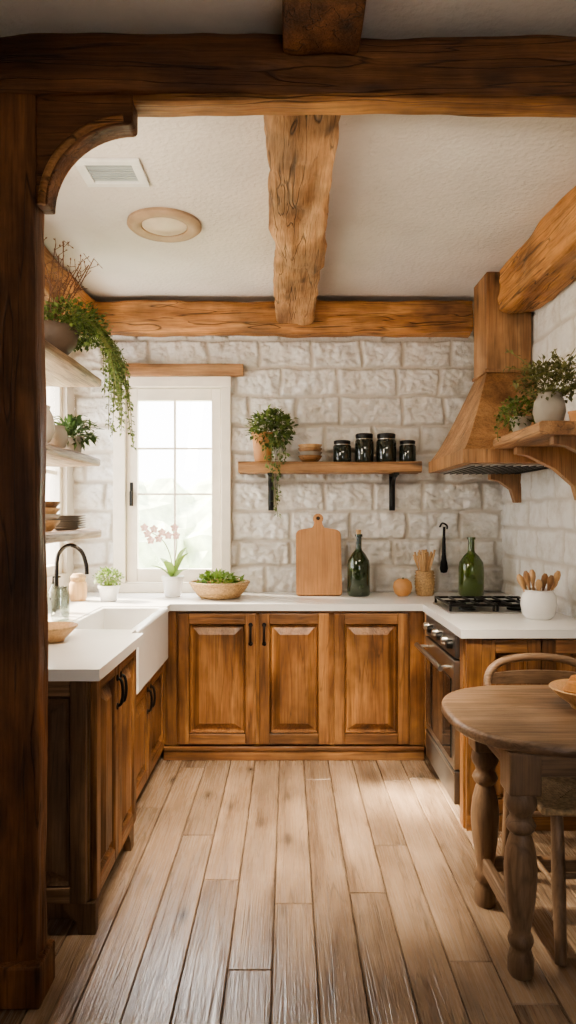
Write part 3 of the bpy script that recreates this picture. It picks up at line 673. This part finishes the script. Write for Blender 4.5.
# right shelf plants
zt=1.829
g_=group('potted_shrub',(1.16,3.02,zt)); pot(g_,.070,.15,greyclay,'round'); bush('foliage',g_,(.02,0,.21),.15,.13,.09,800,.024,.016,leafO,(0,0,.11),16)
trailers('sprigs',g_,[[(0,0,.12),(-.06+.3*R.random()-.1,.0,.2),(R.uniform(-.2,.2),R.uniform(-.1,.1),R.uniform(.24,.36))] for i in range(18)],.020,.013,leafO,110)
g_=group('trailing_herb_plant',(1.12,3.27,zt)); pot(g_,.05,.08,paleclay); bush('foliage',g_,(0,0,.10),.11,.09,.08,450,.026,.017,leafA,(0,0,.06),10)
trailers('sprigs',g_,[[(0,0,.08),(-.06,-.02,.14),(-.11,-.02,.06),(-.12,-.02,-.03)],[(0,0,.08),(-.07,.03,.12),(-.12,.03,.02)],[(0,0,.08),(-.06,-.07,.12),(-.11,-.08,.03)]],.024,.016,leafA,120)
g_=group('small_clay_cup',(1.22,2.88,zt)); pot(g_,.03,.05,terra)
# ------------------------------------------------------------------ dining table
tb=group('dining_table',(1.0,2.40,0))
def sell(rx,ry,e=2.6,n=64):
    o=[]
    for i in range(n):
        a=2*math.pi*i/n; c,s=math.cos(a),math.sin(a); m=(abs(c)**e+abs(s)**e)**(-1/e); o.append((c*m*rx,s*m*ry))
    return o
V=[];F=[];n=64
for sc,z in((-.03,.708),(-.008,.710),(0,.718),(0,.738),(-.006,.748),(-.016,.75)):
    for x,y in sell(.440+sc,.38+sc): V.append((x,y,z))
for j in range(5):
    for i in range(n): F.append((j*n+i,j*n+(i+1)%n,(j+1)*n+(i+1)%n,(j+1)*n+i))
F.append(tuple(range(n-1,-1,-1))); F.append(tuple(5*n+i for i in range(n)))
mesh_obj('tabletop',V,F,tbX,tb,smooth=True,angle=50)
lp=[(-.270,-.265),(-.27,.12),(.30,-.25),(.30,.12)]
def leg(name,x,y):
    box(name+'_block',x-.05,x+.05,y-.05,y+.05,.575,.709,tbZ,tb,.006)
    P=[(0,0),(.034,0),(.040,.012),(.040,.05),(.034,.075),(.030,.085),(.036,.095),(.040,.11),(.036,.125),(.030,.135),(.034,.16),(.044,.23),(.050,.30),(.051,.34),(.046,.39),(.036,.43),(.031,.445),(.040,.455),(.047,.47),(.040,.485),(.033,.495),(.036,.51),(.046,.525),(.050,.54),(.048,.555),(.042,.576),(0,.576)]
    lathe(name,P,(x,y,0),tbZ,tb,32,angle=60)
for i,(x,y) in enumerate(lp): leg('leg_%d'%(i+1),x,y)
box('apron_front',-.22,.25,-.275,-.25,.62,.709,tbX,tb); box('apron_back',-.23,.25,.12,.145,.62,.709,tbX,tb)
box('apron_left',-.295,-.27,-.21,.08,.62,.709,tbY,tb); box('apron_right',.30,.325,-.21,.08,.62,.709,tbY,tb)
box('stretcher_left',-.29,-.258,-.22,.09,.13,.185,tbY,tb,.008); box('stretcher_back',-.24,.27,.105,.14,.12,.17,tbX,tb,.008)
g_=group('bread_bowl',(1.07,2.43,.751)); lathe('bowl',[(0,0),(.055,0),(.06,.012),(.10,.04),(.13,.07),(.125,.074),(.095,.048),(.05,.02),(0,.018)],(0,0,0),lightwood,g_)
for i,(a,b_,c) in enumerate(((-.05,-.03,.072),(.05,-.02,.075),(0,.05,.075),(.01,0,.105))):
    lathe('roll_%d'%i,[(0,-.03),(.025,-.025),(.042,0),(.03,.025),(0,.032)],(a,b_,c),breadm,g_,20,sx=1.2)
ch=group('dining_chair',(1.04,2.48,0))
sw,sd=.185,.215
L=[]
for i in range(18):
    k_=1-i/18.0; a=sw*k_; b_=sd*k_; z=.452-.0008*i
    loop=[(-a,-b_,z),(a,-b_,z),(a,b_,z),(-a,b_,z)]
    for q in range(4): L.append(([loop[q],loop[(q+1)%4]],.0075 if i else .013))
tubes('rush_seat',L,rush,ch,8)
feet=[(-.165,-.30),(.165,-.30),(-.17,.25),(.17,.25)]; tops=[(-.135,-.19),(.135,-.19),(-.165,.20),(.165,.20)]
for i in range(2): tube('front_leg_%d'%i,[(feet[i][0],feet[i][1],0),((feet[i][0]+tops[i][0])/2,(feet[i][1]+tops[i][1])/2,.22),(tops[i][0],tops[i][1],.445)],[.018,.023,.020],tbZ,ch,12)
for i in(2,3): tube('rear_leg_%d'%i,[(feet[i][0],feet[i][1],0),(tops[i][0],tops[i][1],.445)],[.017,.02],tbZ,ch,12)
arch=smoothpath([(-.175,.205,.44),(-.20,.28,.62),(-.215,.335,.755),(-.15,.365,.825),(0,.375,.845),(.15,.365,.825),(.215,.335,.755),(.20,.28,.62),(.175,.205,.44)],7)
tube('bent_back_rail',arch,.0165,tbX,ch,12)
for j,(z,y,hw) in enumerate(((.555,.255,.19),(.665,.300,.205),(.762,.338,.208))):
    V=[];F=[];n=14
    for i in range(n+1):
        t=i/n*2-1; yy=y+.035*(1-t*t); hh=.020+.008*(1-t*t)
        V+=[(t*hw,yy-.006,z-hh),(t*hw,yy-.006,z+hh),(t*hw,yy+.006,z+hh),(t*hw,yy+.006,z-hh)]
    for i in range(n):
        for q in range(4): F.append((i*4+q,i*4+(q+1)%4,i*4+4+(q+1)%4,i*4+4+q))
    F+=[(0,1,2,3),(n*4,n*4+1,n*4+2,n*4+3)]
    mesh_obj('ladder_slat_%d'%j,V,F,tbX,ch,smooth=True)
tube('side_stretcher_l',[(-.150,-.245,.21),(-.168,.228,.21)],.010,tbZ,ch); tube('side_stretcher_r',[(.150,-.245,.21),(.168,.228,.21)],.010,tbZ,ch)
tube('front_stretcher',[(-.148,-.238,.25),(.148,-.238,.25)],.010,tbZ,ch); tube('rear_stretcher',[(-.168,.228,.25),(.168,.228,.25)],.010,tbZ,ch)
# ------------------------------------------------------------------ garden outside
gd=group('garden',(0,0,0))
gr=plain('garden_grass',(.42,.48,.30),rough=.9,var=.3,scale=2)
box('lawn',-14,6,YB+.5,16,-.3,-.1,gr,gd,bevel=0)
shm=plain('garden_shrub_leaves',(.60,.67,.48),rough=.9,var=.3,scale=5,bump=.8,bscale=12)
for i in range(9):
    bm=bmesh.new(); bmesh.ops.create_icosphere(bm,subdivisions=4,radius=1)
    r=R.uniform(.9,1.5); c=Vector((-5.7+i*.95,9+R.uniform(-.5,1.0),r*.6))
    for v_ in bm.verts:
        v_.co*= (1+.25*noise.noise(v_.co*2.5+c)+.12*noise.noise(v_.co*7+c)); v_.co=v_.co*r+c
    me=bpy.data.meshes.new('shrub'); bm.to_mesh(me); bm.free()
    o=bpy.data.objects.new('shrub_%d'%i,me); bpy.context.scene.collection.objects.link(o); o.parent=gd; me.materials.append(shm)
# ------------------------------------------------------------------ light
w=bpy.data.worlds.new('sky'); bpy.context.scene.world=w; w.use_nodes=True
bg=w.node_tree.nodes['Background']; bg.inputs['Color'].default_value=(.98,.985,1,1); bg.inputs['Strength'].default_value=7.5
def area(name,loc,target,sx,sy,power,col,spread=180):
    l=bpy.data.lights.new(name,'AREA'); l.shape='RECTANGLE'; l.size=sx; l.size_y=sy; l.energy=power; l.color=col; l.spread=math.radians(spread)
    o=bpy.data.objects.new(name,l); bpy.context.scene.collection.objects.link(o); o.location=loc
    o.rotation_euler=(Vector(target)-Vector(loc)).to_track_quat('-Z','Y').to_euler(); return o
sun=bpy.data.lights.new('sun','SUN'); sun.energy=38; sun.angle=math.radians(8); sun.color=(1,.86,.66)
so=bpy.data.objects.new('sun',sun); bpy.context.scene.collection.objects.link(so); so.rotation_euler=Vector((.78,-.26,-.68)).to_track_quat('-Z','Y').to_euler()
area('window_daylight_back',(-.8,6.2,3.6),(-.6,3.6,.9),2.0,1.6,380,(1,.98,.95))
area('hidden_fill_left',(-.97,2.22,2.25),(.7,4.6,1.5),.12,.7,18,(1,.86,.68))  # unseen fill light added behind the post to bring out stone relief
area('hidden_fill_right',(.62,2.2,2.60),(.35,4.0,.8),.9,.10,8,(1,.86,.68))  # unseen fill light added behind the header for cabinets and back wall
area('hidden_floor_fill',(.15,2.2,2.60),(.05,3.35,0),.9,.10,20,(1,.85,.66),55)  # added unseen light behind the header, stands in for a broad sunlit floor
# ------------------------------------------------------------------ camera
cam=bpy.data.cameras.new('camera'); co=bpy.data.objects.new('camera',cam); bpy.context.scene.collection.objects.link(co)
co.location=(0,0,CH); co.rotation_euler=(P2,0,0)
cam.sensor_fit='VERTICAL'; cam.sensor_height=24; cam.lens=680/1024*24; cam.shift_y=3/1024; cam.clip_start=.02
bpy.context.scene.camera=co
bpy.context.scene.view_settings.view_transform='AgX'
bpy.context.scene.view_settings.look='AgX - Medium High Contrast'
bpy.context.scene.view_settings.exposure=0.15
